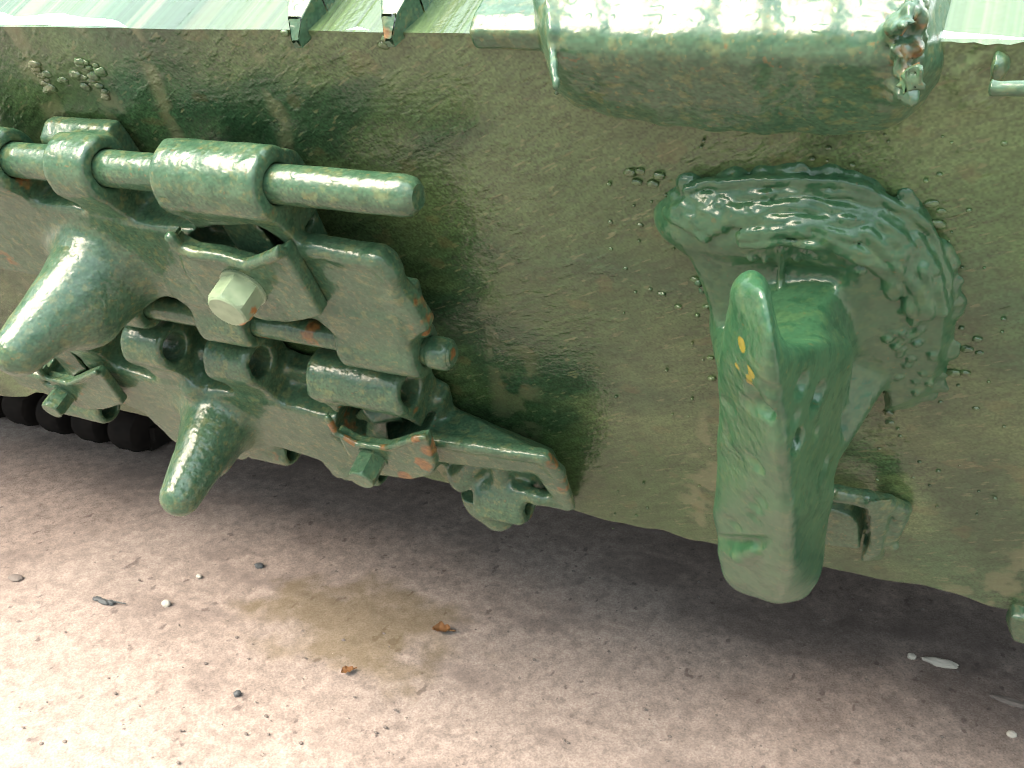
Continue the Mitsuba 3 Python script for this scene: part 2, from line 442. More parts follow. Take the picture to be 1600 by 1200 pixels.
def put_plate(key, mesh, bsdf='paint', smooth=35):
    m = mesh.copy(); m.vertices = world(m.vertices)
    scene[key] = mikit.ply(m, bsdf, smooth)


def bolt(key, c, r, length, turn=0.0, lean=(0, 0), bsdf='paint'):
    """A hexagon bolt head standing out of the plate at c: bevelled crown, a washer under it as its part."""
    a = np.linspace(0, 2 * np.pi, 6, endpoint=False) + turn
    rings = [(0, r), (length * .8, r), (length * .95, r * .90), (length, r * .80)]
    sub = 4
    V, F = [], []
    for z, rr in rings:
        for i in range(6):
            p, q = np.array([np.cos(a[i]), np.sin(a[i])]), np.array([np.cos(a[(i + 1) % 6]), np.sin(a[(i + 1) % 6])])
            for j in range(sub):
                x = p + (q - p) * j / sub
                if z > length * .9:
                    x = x / np.linalg.norm(x) * (.9 if z < length else .82) * r / rr
                V.append([*(x * rr), z])
    n = 6 * sub
    for k in range(len(rings) - 1):
        for i in range(n):
            b, c2 = k * n + i, k * n + (i + 1) % n
            F += [[b, c2, c2 + n], [b, c2 + n, b + n]]
    V.append([0, 0, length]); V.append([0, 0, 0])
    for i in range(n):
        F += [[3 * n + i, 3 * n + (i + 1) % n, len(V) - 2], [(i + 1) % n, i, len(V) - 1]]
    V = np.array(V)
    V[:, 0] += V[:, 2] * lean[0]; V[:, 1] += V[:, 2] * lean[1]
    put_plate(key, trimesh.Trimesh(V + np.asarray(c), F), bsdf, smooth=28)
    w = trimesh.creation.annulus(r * .45, r * 1.08, .005, sections=40)
    w.apply_translation(np.asarray(c) + [0, 0, -.001])
    put_plate(key + '__washer', w, bsdf)


# ---------------------------------------------------------------- setting: the ground
def ground_mesh():
    xs = np.concatenate([[-200, -60, -20, -8], np.arange(-3.2, 2.21, .03), [6, 20, 60, 200]])
    ys = np.concatenate([[-200, -60, -20, -6], np.arange(-.2, 4.01, .03), [8, 20, 60, 200]])
    X, Y = np.meshgrid(xs, ys, indexing='ij')
    p = np.stack([X, Y, 0 * X], -1)
    near = np.clip(1.5 - np.maximum(np.abs(X + .5) / 2.7, np.abs(Y - 1.9) / 2.1), 0, .5) * 2
    Z = near * ((fb(p * 5, 4, 5) - .5) * .012 + (fb(p * 24, 2, 6) - .5) * .004)
    V = np.stack([X, Y, Z], -1).reshape(-1, 3)
    i = np.arange(len(xs) * len(ys)).reshape(len(xs), len(ys))
    F = np.stack([i[:-1, :-1], i[1:, :-1], i[1:, 1:], i[:-1, 1:]], -1).reshape(-1, 4)
    return V, F


scene['concrete_ground'] = mikit.ply(ground_mesh(), 'concrete', True)
labels['concrete_ground'] = {'label': 'stained brownish concrete ground in front of and under the tank', 'kind': 'structure'}

# ---------------------------------------------------------------- the tank
labels['tank'] = {'label': 'green painted tank hull front with sloping plates and a big tow hook', 'category': 'tank'}
V_LOW = at(1220, 870)[1]


def sheet(us, vs, thick, amp, seed, edge=None):
    """A plate of the (u, v) frame: uneven face, rough lower edge, thickness behind."""
    U_, V_ = np.meshgrid(us, vs, indexing='ij')
    if edge is not None:
        V_ = edge(U_, V_)
    p = np.stack([U_, V_, 0 * U_], -1)
    W_ = (fb(p * 9, 3, seed) - .5) * 2 * amp + (fb(p * 60, 3, seed + 9) - .5) * amp * .8
    W_ = W_ + np.clip(1 - np.abs(U_ - .265) / .035, 0, 1) * np.clip((V_ + .055) / .02, 0, 1) * (fb(p * 130, 3, 31) - .3) * .012
    front = np.stack([U_, V_, W_], -1).reshape(-1, 3)
    back = front.copy(); back[:, 2] = -thick
    n = len(front); i = np.arange(n).reshape(len(us), len(vs))
    q = [np.stack([i[:-1, :-1], i[1:, :-1], i[1:, 1:], i[:-1, 1:]], -1).reshape(-1, 4)]
    q.append(q[0][:, ::-1] + n)
    for e in (i[:, 0][::-1], i[:, -1], i[0], i[-1][::-1]):
        q.append(np.stack([e[1:], e[:-1], e[:-1] + n, e[1:] + n], -1))
    F = np.vstack(q)
    return np.vstack([front, back]), np.vstack([F[:, [0, 1, 2]], F[:, [0, 2, 3]]])


def ragged(U_, V_):
    k = np.clip((V_ - V_LOW) / -.10 + 1, 0, 1)
    p = np.stack([U_ * 14, 0 * U_, 0 * U_], -1)
    return V_ + k * ((fb(p, 3, 21) - .5) * .022 - .05 * np.clip((-1.02 - U_) / .12, 0, 1))


us = np.concatenate([np.linspace(-2.7, -1.0, 44)[:-1], np.arange(-1.0, .55, .006), np.linspace(.55, 1.3, 26)])
vs = np.concatenate([np.arange(V_LOW, -.004, .006), [-.002, .004]])
V_, F_ = sheet(us, vs, .06, .0016, 4, ragged)
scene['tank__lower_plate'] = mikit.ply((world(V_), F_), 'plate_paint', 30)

# upper plate: lies back from the nose edge; its lower lip overhangs the lower plate by some millimetres
UPA = math.radians(58)


def upper_mesh():
    us = np.concatenate([np.linspace(-2.7, -1.0, 18)[:-1], np.arange(-1.0, .55, .012), np.linspace(.55, 1.3, 10)])
    ss = np.concatenate([np.arange(0, .2, .012), np.linspace(.2, 1.6, 16)])
    V, n = [], len(ss)
    step = lambda u: np.where((u > at(742, 60)[0]) & (u < at(858, 60)[0]), .012, 0)
    base = ORG
    top, bot = [], []
    for u in us:
        z0 = .004 - float(step(u))
        for s in ss:
            q = base + np.array([u, 0, 0]) + z0 * EV - .002 * EW + np.array([0, math.sin(UPA) * s, math.cos(UPA) * s])
            h = (fb(np.array([[u * 10, s * 10, 1.]]), 3, 8)[0] - .5) * .0016
            nn = np.array([0, -math.cos(UPA), math.sin(UPA)])
            top.append(q + nn * h); bot.append(q + np.array([0, .06, -.001]))
    top, bot = np.array(top), np.array(bot)
    i = np.arange(len(top)).reshape(len(us), n); m = len(top)
    q = [np.stack([i[:-1, :-1], i[1:, :-1], i[1:, 1:], i[:-1, 1:]], -1).reshape(-1, 4)]
    q.append(q[0][:, ::-1] + m)
    for e in (i[:, 0][::-1], i[:, -1], i[0], i[-1][::-1]):
        q.append(np.stack([e[1:], e[:-1], e[:-1] + m, e[1:] + m], -1))
    F = np.vstack(q)
    return np.vstack([top, bot]), np.vstack([F[:, [0, 1, 2]], F[:, [0, 2, 3]]])


scene['tank__upper_plate'] = mikit.ply(upper_mesh(), 'lit_top_paint', 30)


def box(lo, hi):
    return trimesh.creation.box(bounds=[lo, hi])


ZB = float(world(np.array([[0, V_LOW, 0]]))[0][2]); YB = float(world(np.array([[0, V_LOW, 0]]))[0][1])
scene['tank__belly'] = mikit.ply(box((-2.65 + ORG[0], YB + .045, ZB + .004), (1.28 + ORG[0], 6.5, ZB + .05)), 'steel')
scene['tank__side_plate'] = mikit.ply(box((-2.7 + ORG[0], YB + .06, ZB + .06), (-2.65 + ORG[0], 6.5, 1.75)), 'plate_paint')
scene['tank__side_plate_001'] = mikit.ply(box((1.26 + ORG[0], YB + .06, ZB + .06), (1.30 + ORG[0], 6.5, 1.75)), 'plate_paint')
scene['tank__roof_plate'] = mikit.ply(box((-2.7 + ORG[0], 1.95, 1.78), (1.30 + ORG[0], 6.5, 1.84)), 'plate_paint')


def smooth_rock(size, seed, sub=3, amp=.35):
    m = trimesh.creation.icosphere(sub)
    v = m.vertices * (1 + amp * (fb(m.vertices * 1.7 + seed, 3, seed)[:, None] - .5) * 2)
    m.vertices = v * np.asarray(size)
    return m


# running gear: the track that lies on the ground under the left of the picture, and its twin beyond the right edge
def track(key, x0, x1, y0, n):
    """A run of cast shoes; each is a bar with lugs and knuckles."""
    for k in range(n):
        y = y0 + .17 * k
        z = .0
        parts = [box((x0, y, z + .03), (x1, y + .12, z + .065))]
        m = 6
        for j in range(m):
            c = x0 + (j + .5) * (x1 - x0) / m
            w = (x1 - x0) / m * .36
            pr = [(0, -w), (.034, -w), (.047, -w + .008), (.052, -w + .024), (.050, 0), (.052, w - .024), (.047, w - .008), (.034, w), (0, w)]
            kn = trimesh.creation.revolve(np.array(pr), sections=28); trimesh.repair.fix_normals(kn)
            kn.apply_transform(trimesh.transformations.rotation_matrix(np.pi / 2, [0, 1, 0])); kn.apply_translation([c, y - .005, z + .055])
            parts.append(kn)
            parts.append(box((c - w, y, z + .004), (c + w, y + .10, z + .06)))
        scene[key + ('' if k == 0 else '_%03d' % k)] = mikit.ply(trimesh.util.concatenate(parts), 'steel', 35)


_t = on_ground(140, 704)
track('tank__track_shoe', _t[0] - .55, _t[0] + .16, _t[1] + .055, 6)
for k in range(2):
    wh = trimesh.creation.cylinder(.34, .3, sections=48)
    wh.apply_transform(trimesh.transformations.rotation_matrix(np.pi / 2, [0, 1, 0])); wh.apply_translation([_t[0] - .2, _t[1] + .55 + .8 * k, .42])
    scene['tank__road_wheel' + ('' if k == 0 else '_001')] = mikit.ply(wh, 'steel', 35)

# nose casting: the rounded armoured housing over the plate's top edge
CX, CY = [866, 900, 960, 1040, 1120, 1200, 1300, 1350, 1392, 1430, 1462], [130, 152, 168, 181, 189, 195, 194, 190, 180, 160, 128]
con = ats(0, *zip(CX, CY))
cl, cr = con[0][0], at(1392, 150)[0]
vol = Volume((cl - .09, -.10, -.20), (con[-1][0] + .03, .075, .075), .0025)
for p, q in zip(con, con[1:]):
    pts = []
    for i, (u, dv, _) in enumerate((p, q)):
        t = float(np.clip((con[-1][0] - u) / (con[-1][0] - cr), 0, 1)) ** .6      # dies away past the right end
        for v, w in ((dv, -.004), (dv + .004, .010), (dv * .6 + .004, .022), (.010, .036), (.019, .038), (.028, .032), (.038, .006), (.040, -.19), (dv, -.03)):
            pts.append((u + .0005 * i + .66 * max(w, 0) * float(np.clip(1 - (u - cl) / .10, 0, 1)), v if v < .01 else v * t - .004 * (1 - t), w * (.25 + .75 * t) if w > 0 else w))
    vol.hull('casting', pts, .003, .008)
vol.soften(1.5)
u0, u1 = at(744, 60)[0], at(852, 60)[0]
vol.hull('pad', [(u, v, w) for u in (u0, u1) for v, w in ((-.006 - .004 * (u > u0 + .01), -.004), (-.004, .003), (.008, .005), (.013, -.006), (.015, -.19), (-.006, -.19))], .002, .001)
for i in range(60):
    t = rng.random()
    x, y = 1394 + 46 * rng.random() * (1 - .3 * t), -10 + 165 * t
    c = vol.surf(x, y, .08)
    if c[2] < .002: c = at(x, y, .006)
    vol.cone('weld', c + [0, .001, .002], c + rng.normal(0, .003, 3), .0026 + .004 * rng.random(), .0024 + .002 * rng.random(), .0006)
for i in range(34):
    c = vol.surf(1394 + 40 * rng.random(), -10 + 155 * rng.random(), .08)
    vol.cone(None, c, c + rng.normal(0, .002, 3), .002 + .0035 * rng.random(), .002, .0006)
for i in range(30):
    t = i / 29
    c = vol.surf(857 + 12 * t + rng.normal(0, 1.2), 5 + 140 * t, .08)
    vol.cone('weld_left', c, c + [0, .002, .0], .0022 + .0014 * rng.random(), .002, .0015)
emit(vol, {'casting': 'tank__nose_casting', 'pad': 'tank__edge_pad', 'weld': 'tank__nose_casting__weld_bead', 'weld_left': 'tank__nose_casting__weld_bead_001'}, rough=.0011, freq=30, fine=.0002)
labels['tank__nose_casting__weld_bead'] = {'label': 'broken lumpy weld at the right end of the casting', 'kind': 'stuff'}
labels['tank__nose_casting__weld_bead_001'] = {'kind': 'stuff'}

# two tapered straps on the upper plate
def strap(key, xb, yb, wpx, lean):
    b = at(xb, yb, .006)
    n = np.array([0, -math.cos(UPA), math.sin(UPA)]); up = np.array([0, math.sin(UPA), math.cos(UPA)])
    o = world(b[None])[0]
    pts = []
    for s, hw, h in ((-.006, .003, -.004), (.006, .006, .008), (.03, .014, .018), (.12, .020, .026)):
        for sx in (-1, 1):
            for hh in (-.01, h):
                pts.append(o + np.array([sx * hw + lean * s, 0, 0]) + up * s + n * hh)
    m = trimesh.convex.convex_hull(np.array(pts))
    m = m.subdivide_to_size(.006); trimesh.smoothing.filter_taubin(m, iterations=6)
    scene[key] = mikit.ply(m, 'paint', 40)


strap('tank__strap', 462, 50, 18, -.12)
strap('tank__strap_001', 608, 47, 18, -.05)

# bent wire eye at the right edge
w0 = [at(1600 + 60, 139, .035), at(1545, 138, .035), at(1531, 128, .035), at(1533, 108, .028), at(1548, 104, .004)]
vol = Volume((.27, -.10, -.005), (.52, .02, .06), .002)
fine_ = [w0[0], w0[1]] + [w0[1] * (1 - t) ** 2 + 2 * t * (1 - t) * w0[2] + t * t * w0[3] for t in np.linspace(.15, 1, 7)] + [w0[4]]
vol.bead('wire', fine_, [.0043] * len(fine_), .001)
vol.cone('wire', w0[4], at(1545, 100, .0), .010, .012, .004)
emit(vol, {'wire': 'tank__wire_eye'}, rough=.0005)

# ---------------------------------------------------------------- tow hook
vol = Volume((at(1010, 400)[0], -.62, -.008), (at(1530, 400)[0], -.03, .215), .0017)
A = lambda w, *pts: [at(x, y, w) for x, y in pts]
S = lambda *q: [at(x, y, w) for x, y, w in q]
# foot on the plate
vol.prism('foot', uv2(.022, (1062, 392), (1150, 378), (1300, 385), (1385, 420), (1405, 560), (1385, 600), (1310, 640), (1180, 640), (1128, 560), (1085, 440)), -.01, .022, .004, .006)
# shank: from the foot out and down to the hook's heel
vol.hull('hook', S((1200, 445, .018), (1305, 440, .018), (1325, 520, .018), (1170, 520, .018), (1210, 535, .10), (1275, 525, .085), (1318, 560, .065), (1310, 640, .055), (1150, 640, .055), (1150, 560, .09)), .004, .014)
LV = [S((1132, 555, .130), (1204, 560, .165), (1290, 535, .095), (1328, 545, .060), (1150, 560, .06)),
      S((1127, 690, .125), (1222, 700, .170), (1306, 690, .075), (1145, 690, .06)),
      S((1120, 800, .125), (1232, 800, .168), (1297, 780, .085), (1140, 800, .065)),
      S((1128, 868, .122), (1232, 880, .160), (1283, 868, .092), (1145, 868, .075)),
      S((1136, 897, .118), (1226, 912, .152), (1275, 902, .102), (1152, 895, .080)),
      S((1152, 916, .112), (1212, 934, .138), (1258, 927, .108), (1168, 915, .088)),
      S((1172, 925, .112), (1212, 940, .126), (1244, 936, .112), (1182, 924, .098))]
for a, b in zip(LV, LV[1:]):
    vol.hull('hook', np.array(list(a) + list(b)), .003, .008)
# prong
vol.hull('prong', S((1137, 520, .128), (1205, 525, .160), (1150, 452, .124), (1190, 448, .138), (1160, 520, .108), (1208, 520, .116), (1160, 455, .108), (1188, 450, .112), (1132, 590, .125), (1208, 590, .16)), .004, .008)
vol.cone('prong', at(1172, 452, .124), at(1173, 436, .122), .0125, .009, .006)
# gussets
vol.hull('foot', S((1325, 430, .030), (1400, 445, .022), (1428, 500, .016), (1425, 552, .009), (1310, 520, .028), (1310, 540, .020), (1330, 440, .0), (1425, 480, .0), (1425, 560, .0), (1310, 560, .0)), .004, .010)
vol.hull('hook', S((1322, 535, .010), (1408, 546, .002), (1400, 566, .0), (1304, 728, .084), (1295, 735, .05), (1300, 560, .03), (1310, 560, .0)), .002, .004)
vol.hull('hook', S((1108, 505, .015), (1145, 520, .045), (1130, 610, .085), (1150, 600, .05), (1122, 560, .012)), .002, .010)
# chip and creases near the tip
vol.hull('hook', S((1150, 842, .14), (1175, 848, .150), (1158, 872, .140), (1140, 850, .13), (1160, 850, .12)), .002, .004)
vol.soften(3.0)
YELLOW[:] = [world(vol.surf(x, y)[None])[0] for x, y in ((1160, 532), (1159, 541), (1157, 568), (1163, 572), (1152, 574), (1174, 580), (1170, 590), (1168, 599))]
# dents and a torn lip near the tip
vol.base = vol.D.copy()
vol.bead(None, [vol.surf(x, y) + [0, .001, .003] for x, y in ((1122, 838), (1150, 846), (1178, 848), (1200, 840))], [.004, .0075, .0075, .003], .002)
vol.bead('hook', [vol.surf(x, y) + [0, 0, -.003] for x, y in ((1136, 862), (1158, 872), (1182, 862))], [.006, .008, .006], .004)
for i in range(12):
    c = vol.surf(1130 + 85 * rng.random(), 580 + 290 * rng.random()); v_ = rng.normal(0, .005, 3) * [1, 1, .2]
    vol.cone(None, c + v_ + [-.004, 0, .0075], c - v_ + [-.004, 0, .0075], .0095, .0085, .003)
for i in range(8):
    c = vol.surf(1245 + 45 * rng.random(), 570 + 230 * rng.random()); v_ = rng.normal(0, .005, 3)
    vol.cone(None, c + v_ + [.006, 0, .006], c - v_ + [.006, 0, .006], .0095, .0085, .003)
vol.base = None
# weld round the foot: layers of beads over a rounded mass
mass = [(1072, 335, .024), (1110, 324, .027), (1170, 324, .029), (1240, 326, .031), (1310, 332, .030), (1375, 354, .027), (1420, 392, .024), (1440, 440, .021), (1440, 500, .016)]
vol.bead('weld', [at(x, y, -.006) for x, y, r in mass], [r for *_, r in mass], .010)
mass2 = [(1085, 352, .017), (1150, 352, .020), (1215, 345, .022), (1290, 352, .022), (1355, 378, .020)]
vol.bead('weld', [at(x, y, .006) for x, y, r in mass2], [r for *_, r in mass2], .012)


def weld_line(pts, r, seed, k=.0025, wob=.0020):
    q = np.random.default_rng(seed)
    xy = np.array(pts)[:, :2]
    tt = np.linspace(0, len(xy) - 1, (len(xy) - 1) * 4 + 1)
    P_ = np.array([vol.surf(np.interp(a, np.arange(len(xy)), xy[:, 0]), np.interp(a, np.arange(len(xy)), xy[:, 1]), .075) for a in tt])
    for _ in range(3):
        P_[1:-1] = (P_[:-2] + 2 * P_[1:-1] + P_[2:]) / 4
    P_[:, 2] += .0032
    t = np.linspace(0, len(P_) - 1, len(P_) * 3)
    B = np.stack([np.interp(t, np.arange(len(P_)), P_[:, i]) for i in range(3)], 1)
    B += (np.stack([nz(np.stack([t * .6, 0 * t + seed, 0 * t + j], 1), 5 + j) for j in range(3)], 1) - .5) * 2 * wob
    R_ = r * (.8 + .4 * nz(np.stack([t * .9, 0 * t + seed, 0 * t], 1), 3))
    vol.bead('bead', B, R_, k)


vol.hull('weld', [(*at(x, y, 0)[:2], w) for x, y in ((1410, 400), (1470, 395), (1492, 470), (1484, 560), (1462, 618), (1425, 645), (1385, 650), (1385, 480)) for w in (-.01,)] + S((1415, 430, .012), (1455, 430, .012), (1468, 480, .012), (1460, 560, .011), (1440, 605, .009), (1400, 625, .009), (1392, 500, .012)), .005, .012)
for i in range(44):         # the uneven toe of the weld
    q = np.array([(1060, 318), (1075, 290), (1150, 277), (1235, 272), (1310, 278), (1390, 300), (1448, 336), (1480, 396), (1490, 470), (1484, 560), (1452, 628)])
    f = rng.random() * 10; k_ = int(f); q = q[k_] + (q[k_ + 1] - q[k_]) * (f - k_)
    c = at(q[0] + rng.normal(0, 5), q[1] + rng.normal(0, 4), -.002)
    vol.cone('weld', c, c + rng.normal(0, .005, 3) * [1, 1, 0], .004 + .005 * rng.random(), .004 + .003 * rng.random(), .005)
vol.base = vol.D.copy()                      # beads are laid on the mass under them
lines = []
for j in range(9):         # the rows follow the arch from its left shoulder over the top and down its right leg
    f = j / 8
    outer = [(1075, 292), (1150, 279), (1235, 275), (1310, 281), (1390, 303), (1446, 340), (1476, 400), (1483, 480), (1474, 560), (1445, 630)]
    inner = [(1130, 374), (1165, 381), (1225, 368), (1290, 376), (1345, 396), (1382, 424), (1400, 458), (1406, 505), (1402, 560), (1390, 625)]
    row = [(a_[0] * (1 - f) + b_[0] * f, a_[1] * (1 - f) + b_[1] * f + rng.normal(0, 1.2)) for a_, b_ in zip(outer, inner)]
    i0 = int(rng.integers(0, 2)) if j else 0
    while i0 < 6:
        n_ = min(int(rng.integers(3, 6)), 7 - i0); lines.append(row[i0:i0 + n_ + 1]); i0 += n_
for i, l in enumerate(lines):
    if len(l) > 1: weld_line(l, .0040, i + 1, .0005)
for i in range(7):          # slanting strokes at its left end
    x, y = 1044 + i * 13, 316 - i * 4.5
    weld_line([(x, y + 10), (x + 30, y + 28), (x + 58, y + 50 - 3 * i)], .0044, 40 + i, .0004, .0006)
for i in range(40):         # beads and runs of paint that hang from the weld
    x, y = ((1176, 374), (1196, 403), (1176, 402), (1245, 402), (1270, 398), (1262, 392), (1222, 390), (1345, 422), (1430, 500), (1395, 460), (1398, 518), (1428, 520), (1092, 440), (1097, 452), (1400, 540), (1418, 528))[i] if i < 16 else (1380 + 80 * rng.random(), 420 + 200 * rng.random())
    c = vol.surf(x, y, .075)
    vol.cone('bead', c, c + [.0, -.002, 0], .0032 + .0016 * rng.random(), .003, .001)
vol.bead('bead', [vol.surf(x, y, .075) + [0, 0, .001] for x, y in ((1224, 386), (1222, 410), (1220, 432), (1219, 452))], [.004, .003, .0025, .002], .001)
emit(vol, {'foot': 'tank__tow_hook__foot', 'hook': 'tank__tow_hook', 'prong': 'tank__tow_hook__prong', 'weld': 'tank__tow_hook__weld', 'bead': 'tank__tow_hook__weld_bead'}, bsdf='hook_paint', rough=.0006, freq=34, fine=.0002, passes=1)
labels['tank__tow_hook'] = {'label': 'big cast tow hook welded to the plate'}
labels['tank__tow_hook__weld_bead'] = {'label': 'wavy layered weld beads over the tow hook', 'kind': 'stuff'}

# ---------------------------------------------------------------- small bracket low on the plate, right of the hook
vol = Volume((at(1270, 800)[0] - .03, -.68, -.006), (at(1470, 800)[0], -.44, .09), .002)
vol.prism('bracket', uv2(.026, (1262, 775), (1300, 790), (1340, 800), (1352, 815), (1350, 862), (1262, 850)), -.01, .026, .003, .004)
vol.bead('bracket', S((1270, 765, .026), (1310, 771, .026), (1355, 779, .025), (1385, 785, .018), (1412, 795, .010)), [.0075, .008, .008, .008, .007], .004)
vol.hull('bracket', S((1362, 790, .03), (1388, 786, .022), (1372, 862, .02), (1352, 872, .02), (1362, 800, .0), (1395, 790, .0), (1375, 870, .0), (1350, 872, .0)), .003, .004)
vol.bead('bracket_weld', S((1410, 795, .006), (1402, 815, .010), (1395, 835, .010), (1388, 850, .008)), [.009, .008, .007, .006], .003)
for q in ((1390, 795), (1405, 803), (1392, 830), (1400, 830), (1385, 845), (1396, 852), (1372, 776), (1342, 778), (1300, 818), (1385, 812)):
    c = at(*q, .014); vol.cone('bracket_weld', c, c + [0, -.004, -.002], .006, .005, .002)
vol.prism(None, uv2(.026, (1262, 772), (1300, 775), (1338, 784), (1360, 800), (1358, 850), (1350, 872), (1343, 864), (1341, 822), (1328, 808), (1296, 797), (1262, 790)), .001, .05, .001, .001)
for i in range(4):          # four punched strokes
    a_ = at(1296 + 6.5 * i, 842, .027); b_ = at(1297 + 6.5 * i, 851, .027); vol.cone(None, a_, b_, .0013, .0010, .0005)
emit(vol, {'bracket': 'tank__bracket', 'bracket_weld': 'tank__bracket__weld_bead'}, rough=.0008)
vol = Volume(at(1570, 955)[0:3] - [.01, .06, .02], at(1570, 955)[0:3] + [.12, .05, .05], .003)
q = at(1580, 960)
vol.hull('tab', [(q[0], q[1] + .02, -.01), (q[0], q[1] + .02, .012), (q[0], q[1] - .03, -.01), (q[0] + .01, q[1] - .035, .01), (q[0] + .09, q[1] + .02, -.01), (q[0] + .09, q[1] - .03, .012), (q[0] + .09, q[1] + .02, .012), (q[0] + .09, q[1] - .03, -.01)], .003)
emit(vol, {'tab': 'tank__tab'}, rough=.001)

# weld spatter and old weld spots on the plate
parts = []
spots = [(1000, 268), (1030, 275), (995, 285), (1020, 288), (1000, 352), (1087, 437), (1100, 450), (1527, 530), (1530, 552), (1510, 545), (1490, 583), (1508, 583), (1525, 638), (1455, 318), (1470, 330), (1465, 350), (1420, 148), (1105, 480), (1112, 592), (1110, 560), (1034, 460), (1060, 480), (600, 70), (605, 62), (445, 52), (985, 270), (1335, 645), (1388, 645), (1390, 660), (1480, 480), (1470, 545), (1200, 185), (1010, 172), (1365, 168)]
clusters = [(62, 108, 14), (72, 122, 14), (130, 118, 16), (140, 130, 15), (150, 112, 12), (165, 146, 8), (128, 100, 10), (100, 128, 10), (78, 138, 8)]
for i, (x, y) in enumerate(spots):
    m = smooth_rock(np.array([.0040, .0028, .0022]) * (.7 + .7 * rng.random()), i + 3, 2)
    m.apply_translation(at(x, y, .0005)); parts.append(m)
for i, (x, y, r) in enumerate(clusters):
    for j in range(4):
        m = smooth_rock(np.array([.0060, .0042, .0030]) * (.5 + .7 * rng.random()), i * 5 + j, 2)
        m.apply_translation(at(x + rng.normal(0, r * .35), y + rng.normal(0, r * .35), .0008)); parts.append(m)
for i in range(140):
    x, y = 950 + 640 * rng.random(), 200 + 640 * rng.random()
    m = smooth_rock(np.array([.0017, .0015, .0015]) * (.5 + .8 * rng.random()), i + 50, 1)
    m.apply_translation(at(x, y, .0008)); parts.append(m)
put_plate('tank__weld_spatter', trimesh.util.concatenate(parts), 'plate_paint', True)
labels['tank__weld_spatter'] = {'kind': 'stuff'}

# ---------------------------------------------------------------- spare track links, pinned to the lower plate one above the other
labels['spare_track_link'] = {'label': 'upper green spare track link with a long pin across its top edge', 'category': 'track link'}
labels['spare_track_link_001'] = {'label': 'lower green spare track link with empty pin holes, below the pinned one', 'category': 'track link'}
WF, WP = .065, .05
VA, VA2, VB, VB2 = at(300, 275, WP)[1], -.311, -.378, -.574
uA = lambda x: at(x, 258 + .098 * (x - 130), WP)[0]
uA2 = lambda x: at(x, 487 + .148 * (x - 240), WP)[0]
uB = lambda x: at(x, 540 + .19 * (x - 270), WP)[0]
uB2 = lambda x: at(x, 790 + .21 * (x - 828), WP)[0]

H = .0021


def next_eye():
    n = sum(x.startswith('eye') for x in vol.names)
    vol.now = 'eye' + ('_%03d' % n if n else '')


vol = Volume((-.72, -.36, .002), (-.10, -.045, .225), H)
# the web
vol.prism('body', uv2(WF, (-130, 290), (50, 318), (110, 325), (190, 347), (300, 364), (330, 372), (345, 345), (425, 350), (452, 386), (500, 480), (520, 515),
                      (515, 512), (490, 500), (400, 497), (330, 480), (240, 464), (215, 460), (0, 425), (-130, 404)), .012, WF, .004, .006)
vol.prism('lobe', uv2(WF, (440, 392), (480, 386), (545, 399), (588, 404), (610, 420), (622, 456), (648, 484), (668, 520), (656, 528), (640, 540), (640, 590), (545, 560), (545, 538), (515, 512), (490, 500), (460, 490)), .044, WF, .004, .006)
# upper eyes, with long feet towards the plate
for x0, x1, r in ((-90, 24, .029), (103, 168, .029), (270, 434, .031)):
    u0, u1 = uA(x0), uA(x1); next_eye()
    vol.cyl_u('eye', u0, u1, VA, WP, r, .004, .004)
    vol.hull('eye', [(u, v, w) for u in (u0 + .006, u1 - .006) for v, w in ((VA - .012, .034), (VA + r - .012, WP - .008), (VA - .05, .014), (VA - .05, WF - .008), (VA - .01, WP + r - .008))], .005, .008)
vol.now = 'eye_001'
vol.hull('eye', [(u, v, w) for u in (at(84, 205, .02)[0], at(158, 205, .02)[0]) for v, w in ((VA + .006, .008), (VA + .008, .014), (VA + .004, .022), (VA - .03, .010), (VA - .03, .03))], .011, .006)
vol.now = 'eye_002'
vol.hull('eye', [(u, v, w) for u in (at(405, 250, .02)[0], at(445, 250, .02)[0]) for v, w in ((VA - .006, .008), (VA + .003, .016), (VA - .004, .028), (VA - .03, .006), (VA - .03, .03))], .004, .004)
vol.now = None
# arm from the wide eye to the right lobe
vol.hull('body', S((425, 330, .06), (440, 330, .05), (448, 388, .062), (470, 392, .062), (425, 385, .062), (440, 330, .02), (470, 392, .02), (425, 390, .02)), .004, .006)
# lower eyes
for x0, x1, r in ((176, 238, .0255), (330, 402, .026), (545, 662, .027)):
    u0, u1 = uA2(x0), uA2(x1); next_eye()
    vol.cyl_u('eye', u0, u1, VA2, WP - .004, r, .006, .004)
    vol.hull('eye', [(u, v, w) for u in (u0 + .006, u1 - .006) for v, w in ((VA2 + .06, .016), (VA2 + .06, WF - .006), (VA2, WP + r - .014), (VA2, WP - r + .01))], .005, .010)
vol.now = None
# lobe's rim on the right
vol.bead('lobe', S((452, 384, .058), (490, 388, .060), (545, 400, .060), (590, 405, .060), (612, 424, .058), (622, 456, .056), (648, 488, .05), (664, 516, .045)), [.007, .007, .007, .008, .009, .008, .008, .007], .006)
vol.now = None
# guide horn
vol.cone('horn', at(178, 402, .045), at(178, 402, .045) + [.008, -.004, .068], .058, .040, .022)
vol.cone('horn', at(172, 404, .06), at(30, 548, .185), .044, .0245, .020)
# window behind the lock plate
vol.prism(None, uv2(WF, (318, 362), (345, 352), (405, 348), (428, 366), (456, 392), (440, 410), (390, 430), (300, 412), (276, 392), (296, 370)), .022, .12, .004, .003)
